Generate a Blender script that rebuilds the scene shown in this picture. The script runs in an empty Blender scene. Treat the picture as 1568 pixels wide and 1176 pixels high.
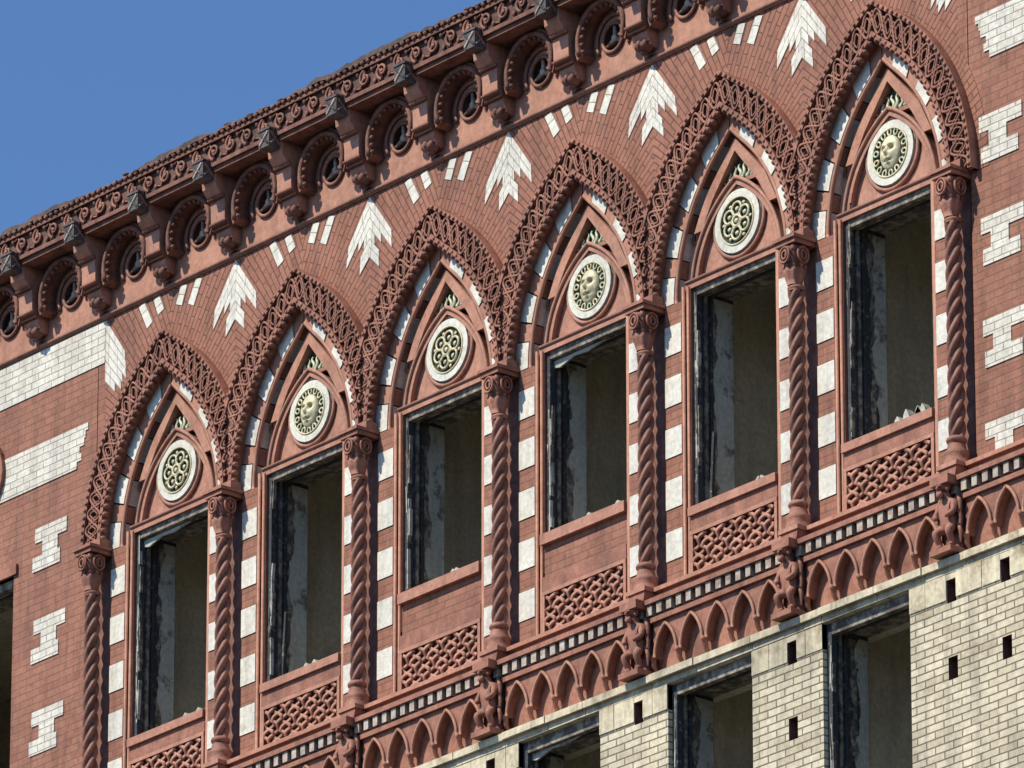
import bpy, math, random
from mathutils import Vector, Matrix
random.seed(7)
pi=math.pi
# ------------------------------------------------------------------ materials
def nodes(name):
    m=bpy.data.materials.new(name);m.use_nodes=True;nt=m.node_tree
    b=nt.nodes["Principled BSDF"];return m,nt,b
def mulcol(nt,a,b,fac=1.0,mode='MULTIPLY'):
    n=nt.nodes.new("ShaderNodeMix");n.data_type='RGBA';n.blend_type=mode;n.inputs[0].default_value=fac
    nt.links.new(a,n.inputs[6])
    if isinstance(b,tuple): n.inputs[7].default_value=b
    else: nt.links.new(b,n.inputs[7])
    return n.outputs[2]
def noise(nt,scale,detail=4,rough=.6,stretch=None):
    g=nt.nodes.new("ShaderNodeNewGeometry");src=g.outputs["Position"]
    if stretch:
        mp=nt.nodes.new("ShaderNodeMapping");mp.inputs["Scale"].default_value=stretch;nt.links.new(src,mp.inputs[0]);src=mp.outputs[0]
    n=nt.nodes.new("ShaderNodeTexNoise");n.inputs["Scale"].default_value=scale;n.inputs["Detail"].default_value=detail;n.inputs["Roughness"].default_value=rough
    nt.links.new(src,n.inputs["Vector"]);return n.outputs["Fac"]
def ramp(nt,src,stops):
    r=nt.nodes.new("ShaderNodeValToRGB");nt.links.new(src,r.inputs[0])
    e=r.color_ramp.elements
    while len(e)<len(stops): e.new(.5)
    for i,(p,c) in enumerate(stops): e[i].position=p;e[i].color=c if len(c)==4 else (*c,1)
    return r.outputs[0]
def g(v): return (v,v,v,1)
def weather_crease_shade(nt,col,amount=.35,ao=True,streak=True,stain=(.60,.53,.46)):
    c=mulcol(nt,col,ramp(nt,noise(nt,1.7),[(.3,g(1-amount*.7)),(.62,g(1.0))]))
    c=mulcol(nt,c,ramp(nt,noise(nt,22,3),[(.3,g(.80)),(.65,g(1.08))]))
    c=mulcol(nt,c,ramp(nt,noise(nt,3.7,6,.75),[(.54,g(1.0)),(.70,stain)]),min(1,amount*2.5))
    if streak: c=mulcol(nt,c,ramp(nt,noise(nt,6,4,.6,(1,1,.12)),[(.34,g(1-amount*.9)),(.52,g(1.0))]))
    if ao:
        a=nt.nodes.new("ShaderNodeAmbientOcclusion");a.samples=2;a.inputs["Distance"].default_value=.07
        c=mulcol(nt,c,ramp(nt,a.outputs["AO"],[(.2,(.34,.27,.26)),(.82,(1,1,1))]))  # crevice grime by ambient occlusion, so crease shade is painted into the colour
    return c
def bump(nt,b,h,s=.4,d=.01):
    n=nt.nodes.new("ShaderNodeBump");n.inputs["Strength"].default_value=s;n.inputs["Distance"].default_value=d
    nt.links.new(h,n.inputs["Height"]);nt.links.new(n.outputs[0],b.inputs["Normal"])
def brickmat(name,c1,c2,mo,bw=.21,rh=.07,ms=.006,rough=.8,am=.3,ao=False,odd=None):
    m,nt,b=nodes(name)
    uv=nt.nodes.new("ShaderNodeUVMap")
    nz=nt.nodes.new("ShaderNodeTexNoise");nz.inputs["Scale"].default_value=3
    nt.links.new(uv.outputs[0],nz.inputs["Vector"])
    sc=nt.nodes.new("ShaderNodeVectorMath");sc.operation='MULTIPLY_ADD';sc.inputs[1].default_value=(.012,.012,.012)
    nt.links.new(nz.outputs["Color"],sc.inputs[0]);nt.links.new(uv.outputs[0],sc.inputs[2])
    def bt(a,b_,mo,bias=0):
        t=nt.nodes.new("ShaderNodeTexBrick");t.offset=.5
        for k,v in (("Color1",a),("Color2",b_),("Mortar",mo)): t.inputs[k].default_value=(*v,1)
        t.inputs["Scale"].default_value=1;t.inputs["Mortar Size"].default_value=ms;t.inputs["Mortar Smooth"].default_value=.3;t.inputs["Bias"].default_value=bias
        t.inputs["Brick Width"].default_value=bw;t.inputs["Row Height"].default_value=rh
        nt.links.new(sc.outputs[0],t.inputs["Vector"]);return t
    t=bt(c1,c2,mo);col=t.outputs["Color"]
    if odd:
        t2=bt((1,1,1),odd,(1,1,1),-.55);col=mulcol(nt,col,t2.outputs["Color"],.8)
    c=weather_crease_shade(nt,col,am,ao)
    nt.links.new(c,b.inputs["Base Color"]);b.inputs["Roughness"].default_value=rough
    iv=nt.nodes.new("ShaderNodeMath");iv.operation='SUBTRACT';iv.inputs[0].default_value=1;nt.links.new(t.outputs["Fac"],iv.inputs[1])
    bump(nt,b,iv.outputs[0],.5,.006)
    return m
def plain(name,c,rough=.75,am=.3,ao=True,var=None,vs=(.42,.6),vscale=9,bs=.35,streak=True):
    m,nt,b=nodes(name)
    if var: col=ramp(nt,noise(nt,vscale,5,.65),[(vs[0],c),(vs[1],var)])
    else:
        rg=nt.nodes.new("ShaderNodeRGB");rg.outputs[0].default_value=(*c,1);col=rg.outputs[0]
    nt.links.new(weather_crease_shade(nt,col,am,ao,streak),b.inputs["Base Color"]);b.inputs["Roughness"].default_value=rough
    bump(nt,b,noise(nt,45,4),bs,.01)
    return m
RED=brickmat("red_brick",(.34,.135,.085),(.45,.20,.125),(.26,.13,.09),.21,.072,.007,odd=(.56,.52,.60))
RADIAL=brickmat("red_voussoir_brick",(.36,.145,.09),(.44,.19,.12),(.15,.07,.05),.22,.055,.0065,odd=(.66,.62,.62))
WHITE=brickmat("white_glazed_brick",(.88,.85,.73),(.78,.73,.60),(.42,.35,.27),.21,.072,.006,.4,.2)
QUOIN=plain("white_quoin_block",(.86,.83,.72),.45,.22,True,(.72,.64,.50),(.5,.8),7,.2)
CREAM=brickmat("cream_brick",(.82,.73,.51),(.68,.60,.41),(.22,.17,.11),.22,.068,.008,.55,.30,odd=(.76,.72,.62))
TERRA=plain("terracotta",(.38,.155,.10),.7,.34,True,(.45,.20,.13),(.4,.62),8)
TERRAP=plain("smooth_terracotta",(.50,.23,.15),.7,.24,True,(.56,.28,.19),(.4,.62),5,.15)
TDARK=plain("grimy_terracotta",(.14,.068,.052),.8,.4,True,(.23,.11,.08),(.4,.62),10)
TMID=plain("sooty_shaded_terracotta",(.22,.095,.068),.8,.4,True,(.33,.15,.10),(.4,.62),10)  # soot tone, also used for the shade painted behind the columns
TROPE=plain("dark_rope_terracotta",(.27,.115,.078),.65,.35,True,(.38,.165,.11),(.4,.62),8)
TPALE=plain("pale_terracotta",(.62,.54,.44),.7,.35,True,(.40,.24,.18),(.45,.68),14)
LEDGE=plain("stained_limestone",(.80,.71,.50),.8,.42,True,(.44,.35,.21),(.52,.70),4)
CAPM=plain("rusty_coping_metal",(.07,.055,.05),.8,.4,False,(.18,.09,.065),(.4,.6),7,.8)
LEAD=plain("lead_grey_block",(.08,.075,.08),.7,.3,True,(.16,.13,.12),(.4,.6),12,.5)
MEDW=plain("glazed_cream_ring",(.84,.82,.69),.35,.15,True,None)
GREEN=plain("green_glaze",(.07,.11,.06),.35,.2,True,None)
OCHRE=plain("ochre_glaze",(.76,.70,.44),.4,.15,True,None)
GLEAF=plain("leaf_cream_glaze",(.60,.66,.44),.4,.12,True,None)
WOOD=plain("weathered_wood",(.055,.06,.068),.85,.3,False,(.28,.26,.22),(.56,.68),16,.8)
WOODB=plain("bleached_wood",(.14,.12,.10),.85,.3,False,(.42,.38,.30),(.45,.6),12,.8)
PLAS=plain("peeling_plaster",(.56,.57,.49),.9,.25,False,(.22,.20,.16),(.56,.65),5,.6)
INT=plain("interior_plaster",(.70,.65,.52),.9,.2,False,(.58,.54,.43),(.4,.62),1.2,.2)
# ------------------------------------------------------------------ mesh builder
class MB:
    def __init__(s): s.v=[];s.f=[];s.m=[];s.uv=[];s.sm=[];s.mats=[]
    def mi(s,mat):
        if mat not in s.mats: s.mats.append(mat)
        return s.mats.index(mat)
    def add(s,vs,fs,mat,uvs=None,sm=False):
        o=len(s.v);s.v+= [tuple(v) for v in vs];k=s.mi(mat)
        for i,f in enumerate(fs):
            s.f.append([o+j for j in f]);s.m.append(k);s.sm.append(sm)
            s.uv.append(uvs[i] if uvs else None)
    def box(s,x0,x1,y0,y1,z0,z1,mat):
        v=[(x,y,z) for z in (z0,z1) for y in (y0,y1) for x in (x0,x1)]
        s.add(v,[(0,1,5,4),(3,2,6,7),(2,0,4,6),(1,3,7,5),(4,5,7,6),(2,3,1,0)],mat)
    def prism(s,p,y0,y1,mat,uv=None,back=False):
        n=len(p);v=[(x,y0,z) for x,z in p]+[(x,y1,z) for x,z in p]
        fs=[tuple(range(n))]+[(i,(i+1)%n,n+(i+1)%n,n+i) for i in range(n)]
        if back: fs.append(tuple(range(n,2*n)))
        u=None
        if uv:
            u=[[uv[i] for i in range(n)]]+[[uv[i],uv[(i+1)%n],uv[(i+1)%n],uv[i]] for i in range(n)]
            if back: u.append([uv[i] for i in range(n)])
        s.add(v,fs,mat,u)
    def ribbon(s,A,B,y0,y1,mat,ends=True):
        n=len(A);v=[(x,y0,z) for x,z in A]+[(x,y0,z) for x,z in B]+[(x,y1,z) for x,z in A]+[(x,y1,z) for x,z in B]
        fs=[]
        for i in range(n-1): fs.append((i,i+1,n+i+1,n+i))
        for i in range(n-1):
            fs.append((i,i+1,2*n+i+1,2*n+i));fs.append((n+i,n+i+1,3*n+i+1,3*n+i))
        if ends: fs+=[(0,n,3*n,2*n),(n-1,2*n-1,4*n-1,3*n-1)]
        s.add(v,fs,mat,None)
    def tube(s,path,r,mat,n=6,closed=False,rf=None):
        m=len(path);P=[Vector(p) for p in path];vs=[];Y=Vector((0,1,0))
        for i in range(m):
            a=P[(i-1)%m] if (closed or i>0) else P[i];b=P[(i+1)%m] if (closed or i<m-1) else P[i]
            t=(b-a)
            if t.length<1e-9: t=Vector((0,0,1))
            t.normalize();u=Y if abs(t.y)<.9 else Vector((1,0,0));sd=t.cross(u).normalized();u2=sd.cross(t)
            rr=r*(rf(i/(m-1)) if rf else 1)
            for k in range(n):
                an=2*pi*k/n+pi/n;vs.append(P[i]+sd*(rr*math.cos(an))+u2*(rr*math.sin(an)))
        fs=[]
        for i in range(m if closed else m-1):
            j=(i+1)%m
            for k in range(n): fs.append((i*n+k,i*n+(k+1)%n,j*n+(k+1)%n,j*n+k))
        if not closed: fs+=[tuple(range(n)),tuple(range((m-1)*n,m*n))]
        s.add(vs,fs,mat,None,True)
    def lathe(s,prof,cx,cy,mat,n=16,rfun=None):
        vs=[];m=len(prof)
        for (r,z) in prof:
            for k in range(n):
                a=2*pi*k/n;rr=r if not rfun else rfun(r,a,z);vs.append((cx+rr*math.cos(a),cy+rr*math.sin(a),z))
        fs=[(i*n+k,i*n+(k+1)%n,(i+1)*n+(k+1)%n,(i+1)*n+k) for i in range(m-1) for k in range(n)]
        fs+=[tuple(range(n)),tuple(range((m-1)*n,m*n))]
        s.add(vs,fs,mat,None,True)
    def ball(s,c,rx,ry,rz,mat,nu=8,nv=5):
        vs=[];
        for i in range(nv+1):
            ph=-pi/2+pi*i/nv
            for k in range(nu):
                a=2*pi*k/nu;vs.append((c[0]+rx*math.cos(ph)*math.cos(a),c[1]+ry*math.cos(ph)*math.sin(a),c[2]+rz*math.sin(ph)))
        fs=[(i*nu+k,i*nu+(k+1)%nu,(i+1)*nu+(k+1)%nu,(i+1)*nu+k) for i in range(nv) for k in range(nu)]
        s.add(vs,fs,mat,None,True)
    def disc(s,cx,cz,r,y,mat,n=28,y1=None):
        p=[(cx+r*math.cos(2*pi*k/n),cz+r*math.sin(2*pi*k/n)) for k in range(n)]
        s.prism(p,y,y1 if y1 is not None else y+.02,mat)
    def ringp(s,cx,cz,r0,r1,y0,y1,mat,a0=0,a1=2*pi,n=28):
        A=[(cx+r0*math.cos(a0+(a1-a0)*i/n),cz+r0*math.sin(a0+(a1-a0)*i/n)) for i in range(n+1)]
        B=[(cx+r1*math.cos(a0+(a1-a0)*i/n),cz+r1*math.sin(a0+(a1-a0)*i/n)) for i in range(n+1)]
        s.ribbon(A,B,y0,y1,mat,ends=abs(a1-a0)<6.2)
    def mesh(s,name):
        me=bpy.data.meshes.new(name);me.from_pydata(s.v,[],s.f)
        for m in s.mats: me.materials.append(m)
        ul=me.uv_layers.new(name="UVMap").data
        for p in me.polygons:
            i=p.index;p.material_index=s.m[i];p.use_smooth=s.sm[i];u=s.uv[i]
            n=p.normal;ax=max(range(3),key=lambda k:abs(n[k]))
            for j,li in enumerate(p.loop_indices):
                if u: ul[li].uv=u[j]
                else:
                    c=s.v[s.f[i][j]]
                    ul[li].uv=(c[0],c[2]) if ax==1 else ((c[1],c[2]) if ax==0 else (c[0],c[1]))
        me.update();return me
root=bpy.data.objects.new("brick_building",None);bpy.context.collection.objects.link(root)
def put(me,name,loc=(0,0,0),parent=root):
    o=bpy.data.objects.new(name,me);bpy.context.collection.objects.link(o);o.location=loc;o.parent=parent;return o
# ------------------------------------------------------------------ arch geometry
A_=.78;ZT=2.40
def arc(h,A,t,s,clip=False):
    a=(A*A-h*h)/(2*h);R=a+h;al=t*math.acos(a/R);X=R*math.cos(al)-a
    z=R*math.sin(al)+.035*max(0,(t-.86)/.14)**2
    if clip: X=min(X,1.0)
    return (1+s*X,z)
def ap(w,t,s,clip=False): return arc(.93+.29*w,1.59+.34*w,t,s,clip)
YB=-.095
def band(mb,s,clip):
    n=40;T=[i/n for i in range(n+1)]
    def row(w,TT=T): return [ap(w,t,s,clip) for t in TT]
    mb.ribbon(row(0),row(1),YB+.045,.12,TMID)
    mb.ribbon(row(-.02),row(.13),YB,.10,TERRA)
    TT=[t for t in T if not clip or abs(ap(.86,t,s)[0]-1)<1.0]
    mb.ribbon(row(.87,TT),row(1.01,TT),YB-.005,.02,TERRA)
    m2=180
    def rp(w,t,y):
        x,z=ap(w,t,s)
        return None if (clip and (x-1)*s>.985) else (x,y,z)
    L=1.8
    def strand(f,rad,mat=TERRA,y=YB+.015):
        seg=[]
        for i in range(m2+1):
            t=i/m2;p=rp(f(t*L),t,y)
            if p: seg.append(p)
            else:
                if len(seg)>2: mb.tube(seg,rad,mat,5)
                seg=[]
        if len(seg)>2: mb.tube(seg,rad,mat,5)
    for ph in (0,.5): strand(lambda d,ph=ph: .5+.34*math.sin(2*pi*(d/.257+ph)),.0145)
    for ph in (0,.5): strand(lambda d,ph=ph: .5+.20*math.sin(2*pi*(d/.1285+ph+.25)),.009)
    nb=34
    for i in range(nb):
        t=(i+.5)/nb
        p=rp(.94,t,YB-.01)
        if p: mb.ball(p,.018,.016,.018,TERRA,6,4)
    nb=24
    for i in range(nb):
        t=(i+.4)/nb;x,z=ap(-.06,t,s);mb.ball((x,YB+.035,z),.028,.04,.030,TROPE,8,5)
        x,z=ap(.06,t,s);mb.ball((x,YB,z),.018,.015,.018,TERRA,6,4)
def ain(t,s,d=0): return arc(.755-d,1.43-d,t,s)
def ringA(mb,s):
    T=[i/48 for i in range(49)]
    L=1.80;pos=0;white=True;segs=[]
    while pos<L-.02:
        ln=.27 if white else .18
        segs.append((pos/L,min(1,(pos+ln)/L),white));pos+=ln;white=not white
    for a,b,w in segs:
        TT=[min(1,a+.004+(b-a-.008)*i/5) for i in range(6)]
        mb.ribbon([ain(t,s) for t in TT],[ap(.05,t,s) for t in TT],.015 if w else .024,.2,QUOIN if w else TERRAP)
    mb.tube([(ain(t,s,.02)[0],.035,ain(t,s,.02)[1]) for t in T],.022,TERRAP,6)
def build_bay():
    mb=MB()
    for s in (-1,1):
        ringA(mb,s)
        z=0.0;w=False
        while z>-2.66:
            ln=.28 if w else .20
            z1=max(z-ln,-2.66)
            x0,x1=(.135,.352)
            X0,X1=(x0,x1) if s<0 else (2-x1,2-x0)
            mb.box(X0,X1,.003 if w else .012,.2,z1+.004,z-.004,QUOIN if w else RED)
            z=z1;w=not w
        X=lambda x:x if s<0 else 2-x
        a,b=sorted((X(.10),X(.135)));mb.box(a,b,.03,.2,-2.66,0,TROPE)  # dark strip beside the shaft, paints the unlit gap into the colour
        a,b=sorted((X(.352),X(.43)));mb.box(a,b,.05,.30,-2.0,.10,TERRA)
        mb.tube([(X(.370),.020,-2.66),(X(.370),.020,.12)],.017,TERRAP,6)
        mb.tube([(X(.408),.04,-2.66),(X(.408),.04,.12)],.015,TERRAP,6)
    n=20
    pts=[arc(.80,1.46,i/n,-1) for i in range(n+1)]+[arc(.80,1.46,1-i/n,1) for i in range(1,n+1)]
    pts=[(x,z) for x,z in pts if z>.13];pts=[(pts[0][0],.13)]+pts+[(pts[-1][0],.13)]
    mb.prism(pts,.20,.25,TERRA)
    hb=.60;apx=1.0;a=(apx*apx-hb*hb)/(2*hb);R=a+hb
    def bp(r,t,s):
        am=math.acos(a/r);al=t*am;return (1+s*(r*math.cos(al)-a),.08+r*math.sin(al)*(.92))
    T=[i/20 for i in range(21)]
    pb=[bp(R-.04,t,-1) for t in T]+[bp(R-.04,1-t,1) for t in T[1:]]
    mb.prism(pb,.15,.22,TERRAP)
    for s in (-1,1):
        mb.ribbon([bp(R-.07,t,s) for t in T],[bp(R,t,s) for t in T],.095,.22,TERRAP)
        mb.tube([(bp(R-.005,t,s)[0],.09,bp(R-.005,t,s)[1]) for t in T],.02,TERRAP,6)
        p=[(1,1.365),(1,1.245),(1+s*.30,.87),(1+s*.45,.62),(1+s*.55,.62),(1+s*.395,.93)]
        mb.prism(p,.08,.22,TERRAP)
        c=(1+s*.57,.68);loop=[]
        for k in range(20):
            th=2*pi*k/20;rr=.045
            lx=rr*math.cos(th)*(1 if math.sin(th)<0 else 1-.6*math.sin(th));lz=.125*math.sin(th)
            an=s*.42;loop.append((c[0]+lx*math.cos(an)-lz*math.sin(an),.15,c[1]+lx*math.sin(an)+lz*math.cos(an)))
        mb.tube(loop,.014,TERRAP,5,True)
    tri=[(.72,.965),(1.28,.965),(1.13,1.11),(1.0,1.25),(.87,1.11)]
    mb.prism(tri,.165,.22,GREEN)
    mb.prism([(.70,.93),(1.30,.93),(1.28,.968),(.72,.968)],.12,.22,TERRAP)
    for s in (-1,0,1):
        for q in range(3 if s else 1):
            bx=1+s*(.0+.07*q);pth=[]
            for k in range(9):
                t=k/8;pth.append((bx+s*(.03+.05*t)+.02*math.sin(t*6)*(s or 1),.145,.985+(.19-.05*q)*t*(1-.25*t)))
            mb.tube(pth,.021,GLEAF,5,rf=lambda t:1.2-.8*t)
    for k in range(8):
        mb.ball((.79+.06*k,.145,1.0+.012*math.sin(k*2)),.024,.012,.022,GLEAF,6,4)
    mb.box(.36,1.64,.05,.25,.10,.155,TERRAP)
    mb.tube([(.37,.05,.165),(1.63,.05,.165)],.018,TERRAP,6)
    mb.tube([(1+.325*math.cos(2*pi*k/32),.135,.58+.325*math.sin(2*pi*k/32)) for k in range(32)],.022,TERRAP,6,True)
    for s in (-1,1):
        al=[];a0=math.acos(1.78/1.95);a1=math.atan2(ZT,A_);ac=math.atan2(ZT,1.78);aa=math.acos(A_/1.95)
        al=sorted([a0+(a1-a0)*i/50 for i in range(51)]+[ac,aa])
        A=[];B=[]
        for q in al:
            r0=max(1.95,A_/math.cos(q)) if q>aa-1e-6 else 1.95
            r1=min(1.78/math.cos(q),ZT/math.sin(q));r1=max(r0,r1);A.append((q,r0));B.append((q,r1))
        co=lambda qr:(1+s*(qr[1]*math.cos(qr[0])-A_),0,qr[1]*math.sin(qr[0]))
        for i in range(len(al)-1):
            ps=[A[i],A[i+1],B[i+1],B[i]]
            mb.add([co(p) for p in ps],[(0,1,2,3)],RADIAL,[[(p[1],p[0]*2.1) for p in ps]])
    return mb.mesh("arch_bay")
def bar(mb,s,mid,poly):
    mb.prism([(mid+s*p[0],p[1]) for p in poly],-.006-random.uniform(0,.002),.01,WHITE,[(p[2],p[3]) for p in poly])
def halfarrow(mb,s,mid,full=False):
    lay=[(0,.52),(-.105,.52),(-.21,.25),(-.315,.12),(-.42,.20),(-.50,.20)] if not full else [(0,.50),(-.105,.52),(-.21,.52),(-.315,.40),(-.42,.36),(-.525,.22)]
    for z,L in lay:
        z0=2.375+z;z1=z0-(.103 if not(full is False and z==-.42) else .079)
        L+=random.uniform(-.012,.012)
        def e(zz,L):
            d=math.hypot(1.78,zz);return (1-1.78/d*L,zz-zz/d*L)
        a=e(z0,L);b=e(z1,L)
        j=random.uniform(0,.2)
        bar(mb,s,mid,[(1,z0,j,.005),(1,z1,j,.067),(b[0],b[1],j+L,.067),(a[0],a[1],j+L,.005)])
def topbars(mb,s,mid):
    for X,L in ((.21,.19),(.44,.28)):
        al=math.atan2(2.375,X+A_);r1=2.375/math.sin(al);w=.052;L+=random.uniform(-.015,.015)
        cs,sn=math.cos(al),math.sin(al);px,pz=-sn,cs
        def P(r,o): return (r*cs-A_+px*o,min(2.38,r*sn+pz*o))
        q=[P(r1,-w),P(r1,w),P(r1-L,w),P(r1-L,-w)]
        bar(mb,s,mid,[(q[0][0],q[0][1],0,.005),(q[1][0],q[1][1],0,.067),(q[2][0],q[2][1],L,.067),(q[3][0],q[3][1],L,.005)])
baym=build_bay()
for i in range(6): put(baym,"arch_bay_%d"%i,(2*i,0,0))
mb=MB()
for i in range(6):
    for s in (-1,1):
        topbars(mb,s,2*i+1)
        halfarrow(mb,s,2*i+1,full=(i==0 and s==-1) or (i==5 and s==1))
put(mb.mesh("white_brick_pattern"),"white_brick_pattern")
bc=MB();band(bc,-1,True);bl=bc.mesh("band_left_clip")
bc=MB();band(bc,1,True);br=bc.mesh("band_right_clip")
bc=MB();band(bc,-1,False);blf=bc.mesh("band_left_full")
bc=MB();band(bc,1,False);brf=bc.mesh("band_right_full")
for i in range(6):
    put(blf if i==0 else bl,"arch_band_left_%d"%i,(2*i,0,0));put(brf if i==5 else br,"arch_band_right_%d"%i,(2*i,0,0))
# ------------------------------------------------------------------ medallions
def medal(face):
    mb=MB()
    mb.disc(0,0,.30,.125,MEDW,32,.2)
    mb.ringp(0,0,.215,.295,.10,.15,MEDW,n=32)
    mb.disc(0,0,.222,.118,GREEN,28,.15)
    mb.tube([(.222*math.cos(2*pi*k/32),.10,.222*math.sin(2*pi*k/32)) for k in range(32)],.010,OCHRE,5,True)
    if face:
        nx,nz=24,30;vs=[];fs=[]
        def H(u,v):
            d=u*u+v*v;h=.05*math.sqrt(max(0,1-d))
            h+=.034*math.exp(-(u/.13)**2)*math.exp(-((v+.05)/.22)**2)*(1 if v<.2 else .3)
            for sg in (-1,1):
                h-=.044*math.exp(-((u-sg*.36)/.18)**2-((v-.17)/.11)**2)
                h+=.016*math.exp(-((u-sg*.36)/.24)**2-((v-.38)/.07)**2)
                h+=.012*math.exp(-((u-sg*.45)/.22)**2-((v+.2)/.2)**2)
            h+=.016*math.exp(-(u/.25)**2-((v+.40)/.05)**2)-.034*math.exp(-(u/.3)**2-((v+.50)/.045)**2)+.014*math.exp(-(u/.22)**2-((v+.60)/.05)**2)
            return h
        for j in range(nz+1):
            for i in range(nx+1):
                u=-1+2*i/nx;v=-1+2*j/nz;uu=u*math.sqrt(1-v*v/2);vv=v*math.sqrt(1-u*u/2)
                vs.append((uu*.125,.112-H(uu,vv)*1.15,vv*.165))
        for j in range(nz):
            for i in range(nx): fs.append((j*(nx+1)+i,j*(nx+1)+i+1,(j+1)*(nx+1)+i+1,(j+1)*(nx+1)+i))
        mb.add(vs,fs,OCHRE,None,True)
        for k in range(14):
            a=2*pi*(k+.5)/14;lp=[]
            for q in range(10):
                th=2*pi*q/10;rr=.182+.030*math.cos(th);tt=a+.13*math.sin(th)
                lp.append((rr*math.cos(tt),.105,rr*math.sin(tt)*1.05))
            mb.tube(lp,.011,OCHRE if k%2 else GLEAF,5,True)
    else:
        for k in range(6):
            a=2*pi*k/6;c=(.115*math.cos(a),.115*math.sin(a))
            mb.tube([(c[0]+.062*math.cos(t*pi/7),.10,c[1]+.062*math.sin(t*pi/7)) for t in range(14)],.014,OCHRE,5,True)
            mb.ball((c[0],.105,c[1]),.026,.015,.026,GLEAF,6,4)
            a+=pi/6;mb.ball((.175*math.cos(a),.105,.175*math.sin(a)),.020,.012,.020,OCHRE,6,4)
        mb.tube([(.05*math.cos(t*pi/7),.098,.05*math.sin(t*pi/7)) for t in range(14)],.014,OCHRE,5,True)
        mb.ball((0,.10,0),.028,.02,.028,OCHRE,8,5)
    return mb.mesh("medallion_face" if face else "medallion_tracery")
mf=medal(True);mt=medal(False)
for i in range(6):
    o=put(mf if i%2 else mt,"medallion_%d"%i,(2*i+1,0,.58));o.rotation_euler=(0,random.uniform(-.05,.05)+(0 if i%2 else i*.4),0)
# ------------------------------------------------------------------ windows
def ragged(mb,x,ya,yb,zb,zt,rnd,mat,amp):
    zs=[zb]
    while zs[-1]<zt-.02: zs.append(min(zt,zs[-1]+rnd.uniform(.015,.09)))
    w=0;vs=[];fs=[]
    for z in zs:
        w=.75*w+rnd.uniform(-amp,amp);w=max(-amp*2.2,min(amp*2.2,w));vs+=[(x,ya+w,z),(x,yb,z)]
    for i in range(len(zs)-1): fs.append((2*i,2*i+1,2*i+3,2*i+2))
    mb.add(vs,fs,mat)
def window(x0,x1,zb,zt,yo,seed,wd=.08,junk=0):
    rnd=random.Random(seed*13+5);mb=MB()
    y0=yo
    mb.box(x0,x0+wd*.6,y0,y0+.06,zb,zt,WOOD);mb.box(x1-wd*.6,x1,y0,y0+.06,zb,zt,WOOD);mb.box(x0,x1,y0+.002,y0+.062,zt-wd,zt,WOODB)
    for k,(a,m) in enumerate(((.025,WOOD),(.045,WOODB),(.020,WOOD),(.035,WOOD))):
        yy=y0+.06+.035*k
        mb.box(x0,x0+a,yy,yy+.035,zb,zt-.01,m);mb.box(x1-a,x1,yy,yy+.035,zb,zt-.01,m)
        mb.box(x0,x1,yy+.001,yy+.034,zt-a-.02,zt-.003,m)
    py=y0+.20
    mb.box(x0-.05,x0+.012,py,py+.26,zb,zt,WOOD);mb.box(x1-.012,x1+.05,py,py+.26,zb,zt,WOOD)
    st=rnd.uniform(.05,.12)
    ragged(mb,x0+.020,py+st,py+.25,zb,zt-.05,rnd,PLAS,.026);ragged(mb,x0+.016,py+st-.05,py+.12,zb,zt-.05,rnd,WOODB,.02)
    ragged(mb,x1-.020,py+.07,py+.25,zb,zt-.05,rnd,PLAS,.022)
    mb.box(x0-.05,x1+.05,py,py+.26,zt-.012,zt+.02,WOODB)
    for k in range(11):
        z=rnd.uniform(zb,zt-.3);h=rnd.uniform(.08,.5);x=x0+rnd.uniform(.02,.06);dx=rnd.uniform(-.012,.02)
        mb.prism([(x,z),(x+.014,z),(x+.010+dx,z+h),(x+dx,z+h)],y0-.004,y0+.03,WOODB if rnd.random()<.6 else PLAS)
    mb.box(x0,x1,y0,y0+.2,zb-.005,zb+.035,WOODB)
    for k in range(2+junk*3):
        x=rnd.uniform(x0+.45,x1-.2);hh=1+junk*rnd.uniform(0,1.2)
        mb.prism([(x,zb+.03),(x+.09,zb+.03),(x+.07,zb+.03+.03*hh),(x+.04,zb+.03+.055*hh),(x+.01,zb+.03+.03*hh)],y0+.02,y0+.1,PLAS)
    if seed%3==1:
        x=x0+.07;mb.prism([(x,zb+.03),(x+.035,zb+.03),(x+.08,zb+.7),(x+.055,zb+.72)],y0+.10,y0+.125,WOOD)
    if seed%3==0:
        mb.prism([(x0+.03,zt-.09),(x0+.75,zt-.09),(x0+.5,zt-.13),(x0+.32,zt-.115),(x0+.12,zt-.17),(x0+.03,zt-.15)],y0+.05,y0+.07,PLAS)
    return mb.mesh("window_frame")
for i in range(6):
    zb=-1.65 if i in (2,3) else -1.97
    put(window(.43,1.57,zb,.115,.08,i,junk=1 if i==5 else 0),"window_frame_%d"%i,(2*i,0,0))
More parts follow.
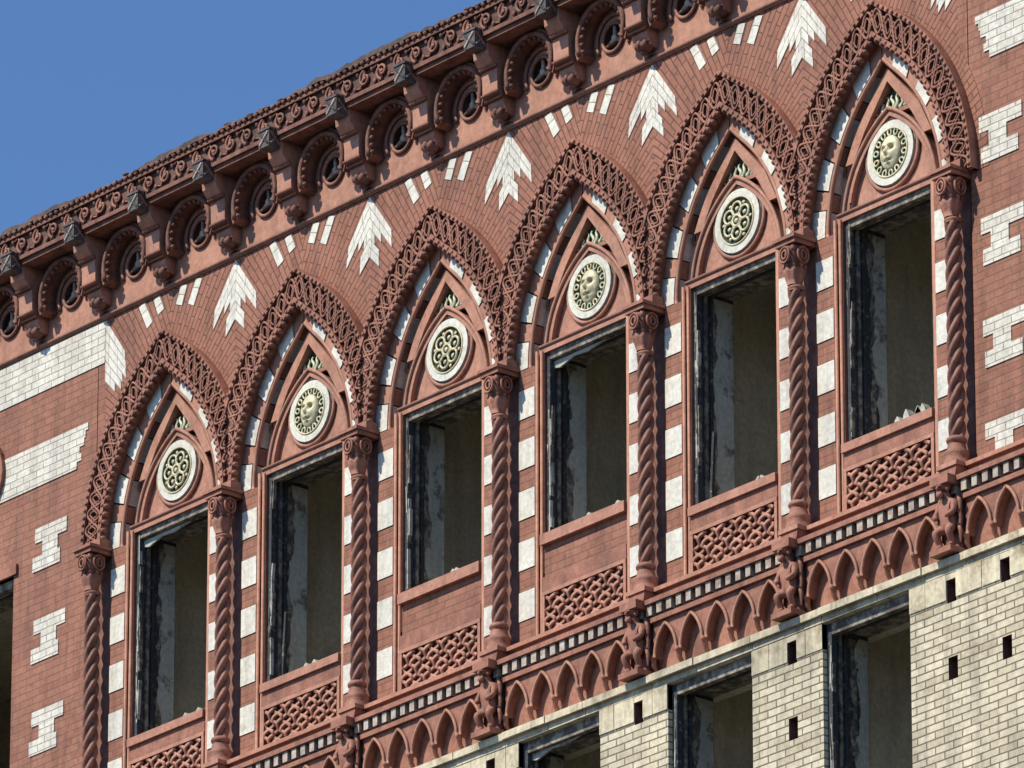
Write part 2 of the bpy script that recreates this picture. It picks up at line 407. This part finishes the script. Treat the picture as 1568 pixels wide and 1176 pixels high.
# ------------------------------------------------------------------ sill walls, panels
mb=MB()
for i in range(6):
    X=2*i
    mb.box(X+.43,X+1.57,.03,.34,-2.19,-2.05 ,TERRA)
    if i in (2,3):
        mb.box(X+.432,X+1.568,.055,.30,-2.05,-1.74,RED);mb.box(X+.425,X+1.575,.0,.28,-1.75,-1.65,TERRAP)
    else: mb.box(X+.425,X+1.575,.0,.28,-2.052,-1.972,TERRAP)
    x0,x1,z0,z1=X+.43,X+1.57,-2.66,-2.19
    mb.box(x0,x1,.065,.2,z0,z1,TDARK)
    for (a,b,c,d) in ((x0,x1,z1-.035,z1),(x0,x1,z0,z0+.035)): mb.box(a,b,.02,.1,c,d,TERRAP)
    mb.box(x0,x0+.035,.022,.1,z0+.035,z1-.035,TERRAP);mb.box(x1-.035,x1,.022,.1,z0+.035,z1-.035,TERRAP)
    fx0,fx1,fz0,fz1=x0+.04,x1-.04,z0+.04,z1-.04;pitch=.125
    for sg in (1,-1):
        for k in range(-5,14):
            c=fx0+k*pitch;path=[]
            for q in range(61):
                z=fz0+(fz1-fz0)*q/60;wob=.024*math.sin(2*pi*(z-fz0)/(pitch)+pi*k)
                x=c+sg*(z-fz0)+wob
                y=.044+.012*math.sin(2*pi*(z-fz0)/pitch+pi*k+(0 if sg>0 else pi))
                if fx0<=x<=fx1: path.append((x,y,z))
            if len(path)>4: mb.tube(path,.022,TERRAP,4)
put(mb.mesh("sill_panels"),"sill_panels")
# ------------------------------------------------------------------ columns
def column():
    mb=MB();cy=-.105
    rows=150;prof=[(.06,-2.42+(2.42-.42)*i/rows) for i in range(rows+1)]
    def rf(r,a,z): return .038+.038*abs(math.sin(2*(a-2*pi*z/.62)))**.8
    mb.lathe(prof,0,cy,TROPE,36,rf)
    mb.lathe([(.065,-.455),(.08,-.44),(.08,-.425),(.068,-.41)],0,cy,TERRA,18)
    cy=-.125
    def cf(r,a,z):
        t=(z+.41)/.36
        return r*(1+.10*math.cos(8*a)*math.sin(pi*t))
    mb.lathe([(.062,-.41),(.074,-.36),(.088,-.30),(.092,-.26),(.078,-.25),(.092,-.20),(.108,-.13),(.115,-.09),(.10,-.06)],0,cy,TERRA,32,cf)
    for k in range(4):
        a=pi/4+k*pi/2;mb.ball((.10*math.cos(a),cy+.10*math.sin(a),-.09),.032,.032,.04,TERRA,8,5)
    for k in range(8):
        a=k*pi/4;mb.ball((.085*math.cos(a),cy+.085*math.sin(a),-.235),.024,.024,.03,TERRA,6,4)
    for (ox,oy,ax) in ((0,cy-.115,0),(.115,cy,1)):
        for r in (.060,.032):
            lp=[]
            for k in range(16):
                th=2*pi*k/16;d=r*math.cos(th);lp.append((ox+d,oy,-.15+r*1.2*math.sin(th)) if ax==0 else (ox,oy+d,-.15+r*1.2*math.sin(th)))
            mb.tube(lp,.012,TERRA,5,True)
    mb.box(-.125,.125,cy-.11,.02,-.055,-.012,TERRA);mb.box(-.14,.14,cy-.13,.02,-.012,.018,TERRA)
    mb.box(-.12,.12,cy-.0,.02,.018,.10,TERRA)
    cy=-.115
    mb.lathe([(.065,-2.46),(.085,-2.45),(.09,-2.43),(.08,-2.41),(.065,-2.40)],0,cy,TERRA,18)
    mb.lathe([(.115,-2.66),(.115,-2.62),(.10,-2.60),(.11,-2.57),(.11,-2.54),(.085,-2.52),(.078,-2.48),(.07,-2.46)],0,cy,TERRA,18)
    mb.box(-.125,.125,cy-.125,.03,-2.70,-2.66,TERRAP);mb.prism([(-.11,-2.70),(.11,-2.70),(.09,-2.79),(-.09,-2.79)],cy-.11,.05,TERRA)
    mb.box(-.102,.102,.035,.25,-2.66,.02,TMID)  # backing in a darker tone, the column's shadow painted in
    return mb.mesh("rope_column")
cm=column()
for i in range(7): put(cm,"rope_column_%d"%i,(2*i,0,0))
# ------------------------------------------------------------------ corbel figures
def figure():
    V=[(0,-.28,-3.22),(0,-.275,-3.13),(0,-.27,-3.03),(0,-.29,-2.975),(0,-.33,-2.915),
       (-.075,-.28,-3.03),(-.115,-.32,-3.13),(-.05,-.37,-3.17),
       (.075,-.28,-3.03),(.115,-.32,-3.13),(.05,-.37,-3.17),
       (-.06,-.29,-3.25),(-.085,-.36,-3.29),(-.07,-.30,-3.40),(-.07,-.35,-3.43),
       (.06,-.29,-3.25),(.085,-.36,-3.29),(.07,-.30,-3.40),(.07,-.35,-3.43)]
    E=[(0,1),(1,2),(2,3),(3,4),(2,5),(5,6),(6,7),(2,8),(8,9),(9,10),(0,11),(11,12),(12,13),(13,14),(0,15),(15,16),(16,17),(17,18)]
    Rr=[.065,.07,.06,.035,.055,.035,.028,.024,.035,.028,.024,.045,.038,.028,.022,.045,.038,.028,.022]
    me=bpy.data.meshes.new("fig");me.from_pydata(V,E,[]);ob=bpy.data.objects.new("fig",me);bpy.context.collection.objects.link(ob)
    md=ob.modifiers.new("s","SKIN")
    for i,sv in enumerate(me.skin_vertices[0].data): sv.radius=(Rr[i],Rr[i]);sv.use_root=(i==0)
    ob.modifiers.new("u","SUBSURF").render_levels=2;ob.modifiers["u"].levels=2
    bpy.context.view_layer.update()
    dg=bpy.context.evaluated_depsgraph_get();ev=ob.evaluated_get(dg);m2=bpy.data.meshes.new_from_object(ev)
    mb=MB();mb.add([v.co[:] for v in m2.vertices],[tuple(p.vertices) for p in m2.polygons],TERRA,None,True)
    bpy.data.objects.remove(ob)
    mb.ball((0,-.395,-2.915),.012,.018,.02,TERRA,6,4);mb.ball((0,-.375,-2.89),.04,.018,.010,TERRA,8,4);mb.ball((0,-.37,-2.965),.035,.03,.035,TERRA,8,5)
    mb.ball((0,-.32,-2.885),.062,.06,.045,TERRA,10,6)
    for s in (-1,1):
        mb.ball((s*.058,-.335,-2.915),.014,.02,.025,TERRA,6,4)
        for k in range(3): mb.tube([(s*.10,-.24,-3.38+.13*k),(s*(.145),-.27,-3.30+.13*k),(s*.10,-.26,-3.22+.13*k)],.02,TERRA,5)
    mb.box(-.11,.11,-.22,-.05,-3.45,-2.86,TMID);mb.box(-.13,.13,-.38,-.05,-3.49,-3.44,TERRA)
    mb.box(-.11,.11,-.38,-.05,-2.875,-2.80,TERRA)
    return mb.mesh("corbel_figure")
fm=figure()
for i in range(7): put(fm,"corbel_figure_%d"%i,(2*i,.05,0))
# ------------------------------------------------------------------ string course
mb=MB();XL,XR=-8,16
mb.box(XL,XR,-.10,.3,-2.80,-2.70,TERRA);mb.box(XL,XR,-.14,.3,-2.70,-2.662,TERRAP)
mb.prism([(XL,-2.80),(XR,-2.80),(XR,-2.845),(XL,-2.845)],-.235,.2,TERRA)
mb.box(XL,XR,-.12,.2,-2.985,-2.845,TDARK)
x=XL
while x<XR:
    mb.box(x,x+.066+random.uniform(-.004,.004),-.215,-.1,-2.945,-2.85,TPALE);x+=.13
mb.box(XL,XR,-.20,.2,-3.01,-2.965,TERRA)
mb.box(XL,XR,-.08,.2,-3.54,-3.0,TERRA)
for b in range(-4,8):
    p=.34;x0=2*b+.15
    for k in range(5):
        cx=x0+p*(k+.5);h=.29;w=p/2
        a=(h*h-w*w*.72)/(2*w*.85);R=a+w*.85
        for s in (-1,1):
            am=math.acos(a/R);T=[i/8 for i in range(9)]
            inn=[(cx+s*(R*math.cos(t*am)-a),-3.33+R*math.sin(t*am)) for t in T]
            out=[(cx+s*w,-3.33)]+[(cx+s*w,min(-3.01,inn[i][1])) for i in range(1,9)]
            out[-1]=(cx+s*w,-3.01)
            inn2=inn[:-1]+[(cx,inn[-1][1])]
            mb.ribbon(inn2+[(cx,-3.01)],out+[(cx+s*w*.99,-3.008)],-.165,-.07,TERRA)
            mb.tube([(q[0],-.172,q[1]) for q in inn],.017,TERRAP,5)
        for s in (-1,1):
            if k==0 or s==1:
                xx=cx+s*w
                mb.tube([(xx,-.165,-3.31),(xx,-.16,-3.40),(xx,-.12,-3.46)],.028,TERRA,6,rf=lambda t:1.1-.5*t)
                mb.ball((xx,-.175,-3.33),.03,.03,.03,TERRA,6,4)
put(mb.mesh("string_course"),"string_course")
mb=MB()
x=XL
while x<XR:
    w=random.uniform(.5,.9);mb.box(x+.003,min(x+w,XR)-.003,-.25-random.uniform(0,.012),.1,-3.575,-3.51,LEDGE)
    mb.box(x+.003,min(x+w,XR)-.003,-.212-random.uniform(0,.004),.1,-3.632,-3.575,LEDGE);x+=w
# smooth stone course on the pier heads
segs=[]
for k in range(-3,6): segs+=[(2*k-.52,2*k-.063),(2*k+.058,2*k+.38)]
segs+=[(11.48,11.937),(12.058,12.597),(12.718,13.237),(13.358,13.8),(13.805,14.3)]
for a,b in segs:
    m_=(a+b)/2+random.uniform(-.06,.06)
    for p,q in ((a,m_-.003),(m_+.003,b)): mb.box(p,q,-.208-random.uniform(0,.005),-.1,-3.86,-3.6335,LEDGE)
for X in [-6,-4,-2,0,2,4,6,8,10,12,12.66,13.3]: mb.box(X-.060,X+.055,-.209,-.1,-3.688,-3.6335,LEDGE)
put(mb.mesh("cream_ledge"),"cream_ledge")
# ------------------------------------------------------------------ walls with openings
def holewall(mb,x0,x1,z0,z1,y,holes,mat,rev=.25,rmat=None):
    xs=sorted({x0,x1,*[h[0] for h in holes],*[h[1] for h in holes]});zs=sorted({z0,z1,*[h[2] for h in holes],*[h[3] for h in holes]})
    xs=[x for x in xs if x0<=x<=x1];zs=[z for z in zs if z0<=z<=z1]
    for i in range(len(xs)-1):
        for j in range(len(zs)-1):
            cx=(xs[i]+xs[i+1])/2;cz=(zs[j]+zs[j+1])/2
            if any(h[0]<cx<h[1] and h[2]<cz<h[3] for h in holes): continue
            mb.add([(xs[i],y,zs[j]),(xs[i+1],y,zs[j]),(xs[i+1],y,zs[j+1]),(xs[i],y,zs[j+1])],[(0,1,2,3)],mat)
    for h in holes:
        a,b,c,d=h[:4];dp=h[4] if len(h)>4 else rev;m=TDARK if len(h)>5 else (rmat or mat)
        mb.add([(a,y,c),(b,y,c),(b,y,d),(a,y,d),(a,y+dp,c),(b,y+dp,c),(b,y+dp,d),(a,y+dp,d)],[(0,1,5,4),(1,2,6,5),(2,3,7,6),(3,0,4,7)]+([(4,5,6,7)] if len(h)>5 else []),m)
GZ=-31.0
holes=[];frames=[]
for k in range(11):
    X=-6+2*k
    if X in (12,): continue
    for st in range(8):
        zt=-3.635-3.4*st;holes.append((X+.38,X+1.48,zt-2.3,zt,.3));frames.append((X+.38,X+1.48,zt-2.3,zt,-.15,k*10+st))
holes.append((14.3,15.4,-5.97,-3.67,.3))
for X in [-6,-4,-2,0,2,4,6,8,10,12,12.66,13.3]:
    for q in range(2):
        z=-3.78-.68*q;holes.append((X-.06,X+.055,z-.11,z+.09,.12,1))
mb=MB();holewall(mb,XL,XR,GZ,-3.62,-.2,holes,CREAM)
put(mb.mesh("lower_wall"),"lower_wall")
mb=MB()
for h in holes:
    if len(h)==5 and h[3]>-4:
        mb.box(h[0],h[1],-.23,-.0,h[2]-.08,h[2]+.0,LEDGE)
put(mb.mesh("lower_sills"),"lower_sills")
for fr in frames:
    if fr[3]>-8: put(window(fr[0],fr[1],fr[2],fr[3],fr[4],fr[5],.1),"lower_window_frame_%d"%fr[5])
mb=MB()
lh=[(-2.62,-1.40,-1.97,.17,.2),(-4.9,-3.7,-1.97,.17,.2)]
holewall(mb,XL,-.11,-2.70,ZT,0,lh,RED);holewall(mb,12.11,XR,-2.70,ZT,0,[(14.4,15.5,-1.97,.17,.2)],RED)
mb.add([(-.12,0,0),(0,0,0),(0,0,ZT),(-.12,0,ZT)],[(0,1,2,3)],RED);mb.add([(12,0,0),(12.12,0,0),(12.12,0,ZT),(12,0,ZT)],[(0,1,2,3)],RED)
mb.box(-.12,-.108,.0,.3,-2.66,.0,RED);mb.box(12.108,12.12,0,.3,-2.66,.0,RED)
for mid,s in ((1,-1),(11,1)):
    n=30
    for i in range(n):
        ps=[];uv=[]
        for t,w in ((i/n,.9),((i+1)/n,.9),((i+1)/n,1.45),(i/n,1.45)):
            t*=.62;x,z=arc(.93+.29*w,1.59+.34*w,t,1);x=max(0.0,x-2.0)+1.0;ps.append((mid+s*x,-.005,z));uv.append((w*.27,t*2.0))
        mb.add(ps,[(0,1,2,3)],RADIAL,[uv])
put(mb.mesh("pier_walls"),"pier_walls")
mb=MB()
def wp(x0,x1,z0,z1): mb.box(x0,x1,-.008-random.uniform(0,.003),.01,z0,z1,WHITE)
for mirror in (0,1):
    M=(lambda x:x) if not mirror else (lambda x:12-x)
    def wpm(a,b,c,d):
        p,q=sorted((M(a),M(b)));wp(p,q,c,d)
    wpm(XL+4,0,1.945,2.377)
    r=.0715
    for k,e in enumerate([-.42,-.35,-.38,-.31,-.29,-.25]):
        if mirror: e+=.03
        wpm(XL+4,e,.98+r*k,.98+r*(k+1))
    zc=.30 if not mirror else .22;dx=0 if not mirror else .30
    while zc>-2.6:
        if mirror:
            wpm(-1.07+dx,-.54+dx,zc+.10,zc+.245);wpm(-.88+dx,-.66+dx,zc-.045,zc+.10);wpm(-1.02+dx,-.56+dx,zc-.19,zc-.045)
        else:
            wpm(-1.06,-.56,zc+.10,zc+.245);wpm(-.94,-.70,zc-.045,zc+.10);wpm(-1.09,-.66,zc-.19,zc-.045)
        zc-=.93
put(mb.mesh("white_pier_bands"),"white_pier_bands")
mb=MB()
for X in (-1.98,):
    mb.ringp(X,1.30,.26,.42,-.05,.05,TERRA);mb.disc(X,1.30,.27,-.012,MEDW);mb.ringp(X,1.3,.17,.21,-.03,0,OCHRE)
mb.box(-2.72,-1.33,-.03,.05,.17,.27,TERRA)
put(mb.mesh("side_bay_trim"),"side_bay_trim")
put(window(-2.62,-1.40,-1.97,.17,.05,77),"side_window_frame");put(window(-4.9,-3.7,-1.97,.17,.12,78),"side_window_frame_b");put(window(14.4,15.5,-1.97,.17,.12,79),"side_window_frame_c")
# ------------------------------------------------------------------ structure + interior
mb=MB()
for i in range(7): mb.box(2*i-.39,2*i+.39,.17,.56,-3.3,.9,INT)
mb.box(0,12,.24,.56,.14,2.4,INT);
for i in range(6):
    mb.box(2*i+.39,2*i+1.61,.2,.56,-3.3,-1.99 if i not in (2,3) else -1.67,INT)
for i in range(7): mb.box(2*i-.05,2*i+.05,.56,3.4,-2.7,1.0,INT)
mb.box(XL,XR,.56,3.4,.95,1.05,INT);mb.box(XL,XR,.3,3.4,-3.0,-2.75,INT);mb.box(XL,XR,3.4,3.5,GZ,2.5,INT)
for st in range(8):
    z=-3.4-3.4*st;mb.box(XL+.1,XR-.1,.15,3.4,z-.02-3.0,z-2.9,INT)
for k in range(12): mb.box(-6+2*k-.3,-6+2*k+.2,.16,3.4,-12,-3.3,INT)
mb.box(XL+.1,XR-.1,.15,.5,-3.6,-3.3,INT)
put(mb.mesh("interior"),"interior")
mb=MB()
mb.box(XL,XR,.05,5.1,2.42,3.38,TDARK)
mb.box(XL,XL+.3,0,14,GZ,3.3,RED);mb.box(XR-.3,XR,0,14,GZ,3.3,RED);mb.box(XL,XR,14,14.3,GZ,3.3,RED);mb.box(XL,XR,5.1,14,3.1,3.38,CAPM)
put(mb.mesh("side_and_rear_walls"),"side_and_rear_walls")
# ------------------------------------------------------------------ cornice unit (1 m)
def cornice():
    mb=MB();cx,cz=.5,2.80;DZ=.11
    n=32;hr=.135
    sq=[]
    for k in range(n):
        a=2*pi*k/n;c,s_=math.cos(a),math.sin(a);m=max(abs(c)/.5,abs(s_)/.36);sq.append((cx+c/m,-.02,cz+s_/m))
    inn=[(cx+hr*math.cos(2*pi*k/n),-.02,cz+hr*math.sin(2*pi*k/n)) for k in range(n)];inb=[(x,.045,z) for x,_,z in inn]
    mb.add(sq+inn,[(k,(k+1)%n,n+(k+1)%n,n+k) for k in range(n)],TERRAP)
    mb.add(inn+inb,[(k,(k+1)%n,n+(k+1)%n,n+k) for k in range(n)]+[tuple(range(n,2*n))],TDARK)
    mb.tube([(0,-.025,2.412),(1,-.025,2.412)],.018,TERRAP,6);mb.box(0,1,-.022,.05,2.385,2.445,TERRAP)
    mb.tube([(cx+.14*math.cos(2*pi*k/24),-.035,cz+.14*math.sin(2*pi*k/24)) for k in range(24)],.020,TROPE,6,True)
    for k in range(3):
        a=pi/2+2*pi*k/3;mb.tube([(cx,-.01,cz),(cx+.12*math.cos(a),-.01,cz+.12*math.sin(a))],.022,TPALE,6)
    mb.ball((cx,-.02,cz),.038,.02,.038,TPALE,8,5)
    # broad round hood between brackets, open below
    def hood(r0,r1,y0,mat,e=.45):
        A=[];B=[]
        for q in range(25):
            a=-e+(pi+2*e)*q/24;A.append((cx+r0*math.cos(a),cz+r0*math.sin(a)));B.append((cx+r1*math.cos(a),cz+r1*math.sin(a)))
        mb.ribbon(A,B,y0,0,mat)
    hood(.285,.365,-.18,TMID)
    mb.tube([(cx+.315*math.cos(-.4+(pi+.8)*q/24),-.182,cz+.315*math.sin(-.4+(pi+.8)*q/24)) for q in range(25)],.028,TMID,6)
    mb.tube([(cx+.225*math.cos(-.5+(pi+1.0)*q/24),-.03,cz+.225*math.sin(-.5+(pi+1.0)*q/24)) for q in range(25)],.022,TROPE,6)
    for q in range(15):
        a=-.35+(pi+.7)*q/14;mb.ball((cx+.275*math.cos(a),-.17,cz+.275*math.sin(a)),.022,.025,.022,TMID,6,4)
    mb.box(0,1,-.10,0,3.12,3.03+DZ,TDARK)
    pr=[(-.02,2.50),(-.09,2.51),(-.13,2.55),(-.155,2.60),(-.16,2.655),(-.20,2.675),(-.225,2.71),(-.23,2.93),(-.28,2.96),(-.33,3.02),(-.345,3.03+DZ),(0,3.03+DZ)]
    w=.105
    v=[(-w,y,z) for y,z in pr]+[(w,y,z) for y,z in pr];m=len(pr)
    mb.add(v,[tuple(range(m)),tuple(range(m,2*m))]+[(k,(k+1)%m,m+(k+1)%m,m+k) for k in range(m)],TERRAP)
    for zz,yy in ((2.69,-.225),(2.655,-.18),(2.94,-.25)): mb.tube([(-w-.012,yy,zz),(w+.012,yy,zz)],.018,TERRA,5)
    mb.ball((0,-.09,2.52),.095,.085,.055,TMID,10,6);mb.ball((0,-.10,2.47),.04,.04,.035,TMID,8,5)
    for k in range(8):
        a=k*pi/4;mb.ball((.08*math.cos(a),-.09+.07*math.sin(a),2.53),.028,.028,.038,TMID,6,4)
    mb.box(-.5,.5,-.36,.05,3.03+DZ,3.075+DZ,TMID)
    mb.box(-.5,.5,-.39,.05,3.075+DZ,3.115+DZ,TMID)
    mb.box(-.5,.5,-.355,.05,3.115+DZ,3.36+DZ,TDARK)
    mb.box(-.5,.5,-.40,-.3,3.325+DZ,3.355+DZ,TMID)
    mb.box(-.075,.075,-.47,-.30,2.965+DZ,3.13+DZ,LEAD);mb.box(-.088,.088,-.48,-.42,3.13+DZ,3.15+DZ,LEAD)
    for s in (-1,1):
        mb.tube([(-.06,-.472,3.05+DZ-s*.06),(.06,-.472,3.05+DZ+s*.06)],.013,TPALE,5)
        mb.tube([(.076,-.455,3.05+DZ-s*.06),(.076,-.33,3.05+DZ+s*.06)],.012,TPALE,5)
    for k in range(4):
        x0=-.5+.25*k+.125;up=1 if k%2 else -1
        sp=[]
        for q in range(22):
            t=q/21;a=t*3.6*pi/1.6+pi/2;r=.082*(1-.72*t);sp.append((x0+r*math.cos(a),-.372,3.23+DZ+up*r*math.sin(a)))
        mb.tube(sp,.018,TROPE,5,rf=lambda t:1.1-.4*t)
        mb.tube([(x0-.125,-.37,3.23+DZ-up*.07),(x0-.06,-.372,3.23+DZ-up*.09),(x0,-.37,3.23+DZ+up*.08)],.014,TERRA,5)
        mb.ball((x0,-.372,3.23+DZ),.024,.02,.024,TERRA,6,4)
        for q in (-1,1): mb.ball((x0+.105*q,-.37,3.23+DZ+up*.07),.024,.02,.032,TMID,6,4)
    for k in range(12): mb.ball((-.5+(k+.5)/12,-.395,3.375+DZ),.032,.035,.028,TMID,6,4)
    return mb.mesh("cornice_unit")
cu=cornice()
for k in range(-7,16): put(cu,"cornice_unit_%d"%(k+8),(k,0,0))
mb=MB();xs=[XL+.05*k for k in range(int((XR-XL)/.05)+1)];vs=[];fs=[]
rn=random.Random(3);h=3.53
for i,x in enumerate(xs):
    h+=rn.uniform(-.016,.016);h=min(3.575,max(3.51,h));yf=-.415+rn.uniform(-.015,.015);zf=3.50+rn.uniform(-.008,.008)
    vs+=[(x,yf+.04,zf),(x,yf,zf+.004),(x,yf+.01,h-.01),(x,yf+.08,h),(x,.1,h+.01)]
for i in range(len(xs)-1):
    for j in range(4): fs.append((i*5+j,i*5+j+1,i*5+5+j+1,i*5+5+j))
mb.add(vs,fs,CAPM)
mb.box(XL,XR,-.38,.05,3.44,3.51,TDARK)
for k in range(260):
    x=rn.uniform(XL,XR);mb.ball((x,-.36+rn.uniform(-.03,.1),3.53+rn.uniform(-.02,.02)),rn.uniform(.015,.07),.04,rn.uniform(.012,.03),CAPM,6,4)
put(mb.mesh("roof_coping"),"roof_coping")
# ------------------------------------------------------------------ ground
m,nt,b=nodes("asphalt");c=ramp(nt,noise(nt,3,6),[(.35,(.04,.04,.042)),(.65,(.065,.064,.062))]);nt.links.new(c,b.inputs["Base Color"]);b.inputs["Roughness"].default_value=.9
mb=MB();mb.add([(-1500,-1500,GZ),(1500,-1500,GZ),(1500,1500,GZ),(-1500,1500,GZ)],[(0,1,2,3)],m)
o=bpy.data.objects.new("ground",mb.mesh("ground"));bpy.context.collection.objects.link(o)
CON=plain("concrete",(.32,.31,.29),.9,.2,False)
mb=MB();mb.box(XL-4,XR+4,-4.5,-.2,GZ-.2,GZ+.13,CON);o=bpy.data.objects.new("pavement",mb.mesh("pavement"));bpy.context.collection.objects.link(o)
# ------------------------------------------------------------------ light
SA=math.radians(-19);SE=math.radians(48)
S=Vector((math.sin(SA)*math.cos(SE),-math.cos(SA)*math.cos(SE),math.sin(SE)))
sd=bpy.data.lights.new("sun","SUN");sd.energy=5.0;sd.angle=math.radians(.5);sd.color=(1,.92,.78)
so=bpy.data.objects.new("sun",sd);bpy.context.collection.objects.link(so);so.rotation_euler=S.to_track_quat('Z','Y').to_euler();so.location=(0,-20,20)
w=bpy.data.worlds.new("World");bpy.context.scene.world=w;w.use_nodes=True;nt=w.node_tree
sk=nt.nodes.new("ShaderNodeTexSky");sk.sky_type='NISHITA';sk.sun_disc=False;sk.sun_elevation=SE;sk.sun_rotation=math.atan2(S.x,S.y);sk.air_density=1.0;sk.dust_density=0.0;sk.ozone_density=10.0
bg=nt.nodes["Background"];bg.inputs[1].default_value=.14;nt.links.new(sk.outputs[0],bg.inputs[0])
sc=bpy.context.scene;sc.view_settings.view_transform='Standard';sc.view_settings.look='None';sc.view_settings.exposure=0
# ------------------------------------------------------------------ camera
az,el=.87448,.37423
f=Vector((-math.sin(az)*math.cos(el),math.cos(az)*math.cos(el),math.sin(el)));r=Vector((math.cos(az),math.sin(az),0));u=r.cross(f)
cd=bpy.data.cameras.new("camera");cd.sensor_width=36;cd.lens=13658/1568*36;cd.clip_end=5000
co=bpy.data.objects.new("camera",cd);bpy.context.collection.objects.link(co)
M=Matrix((( r.x,u.x,-f.x,63.217),(r.y,u.y,-f.y,-47.798),(r.z,u.z,-f.z,-29.362),(0,0,0,1)));co.matrix_world=M
sc.camera=co
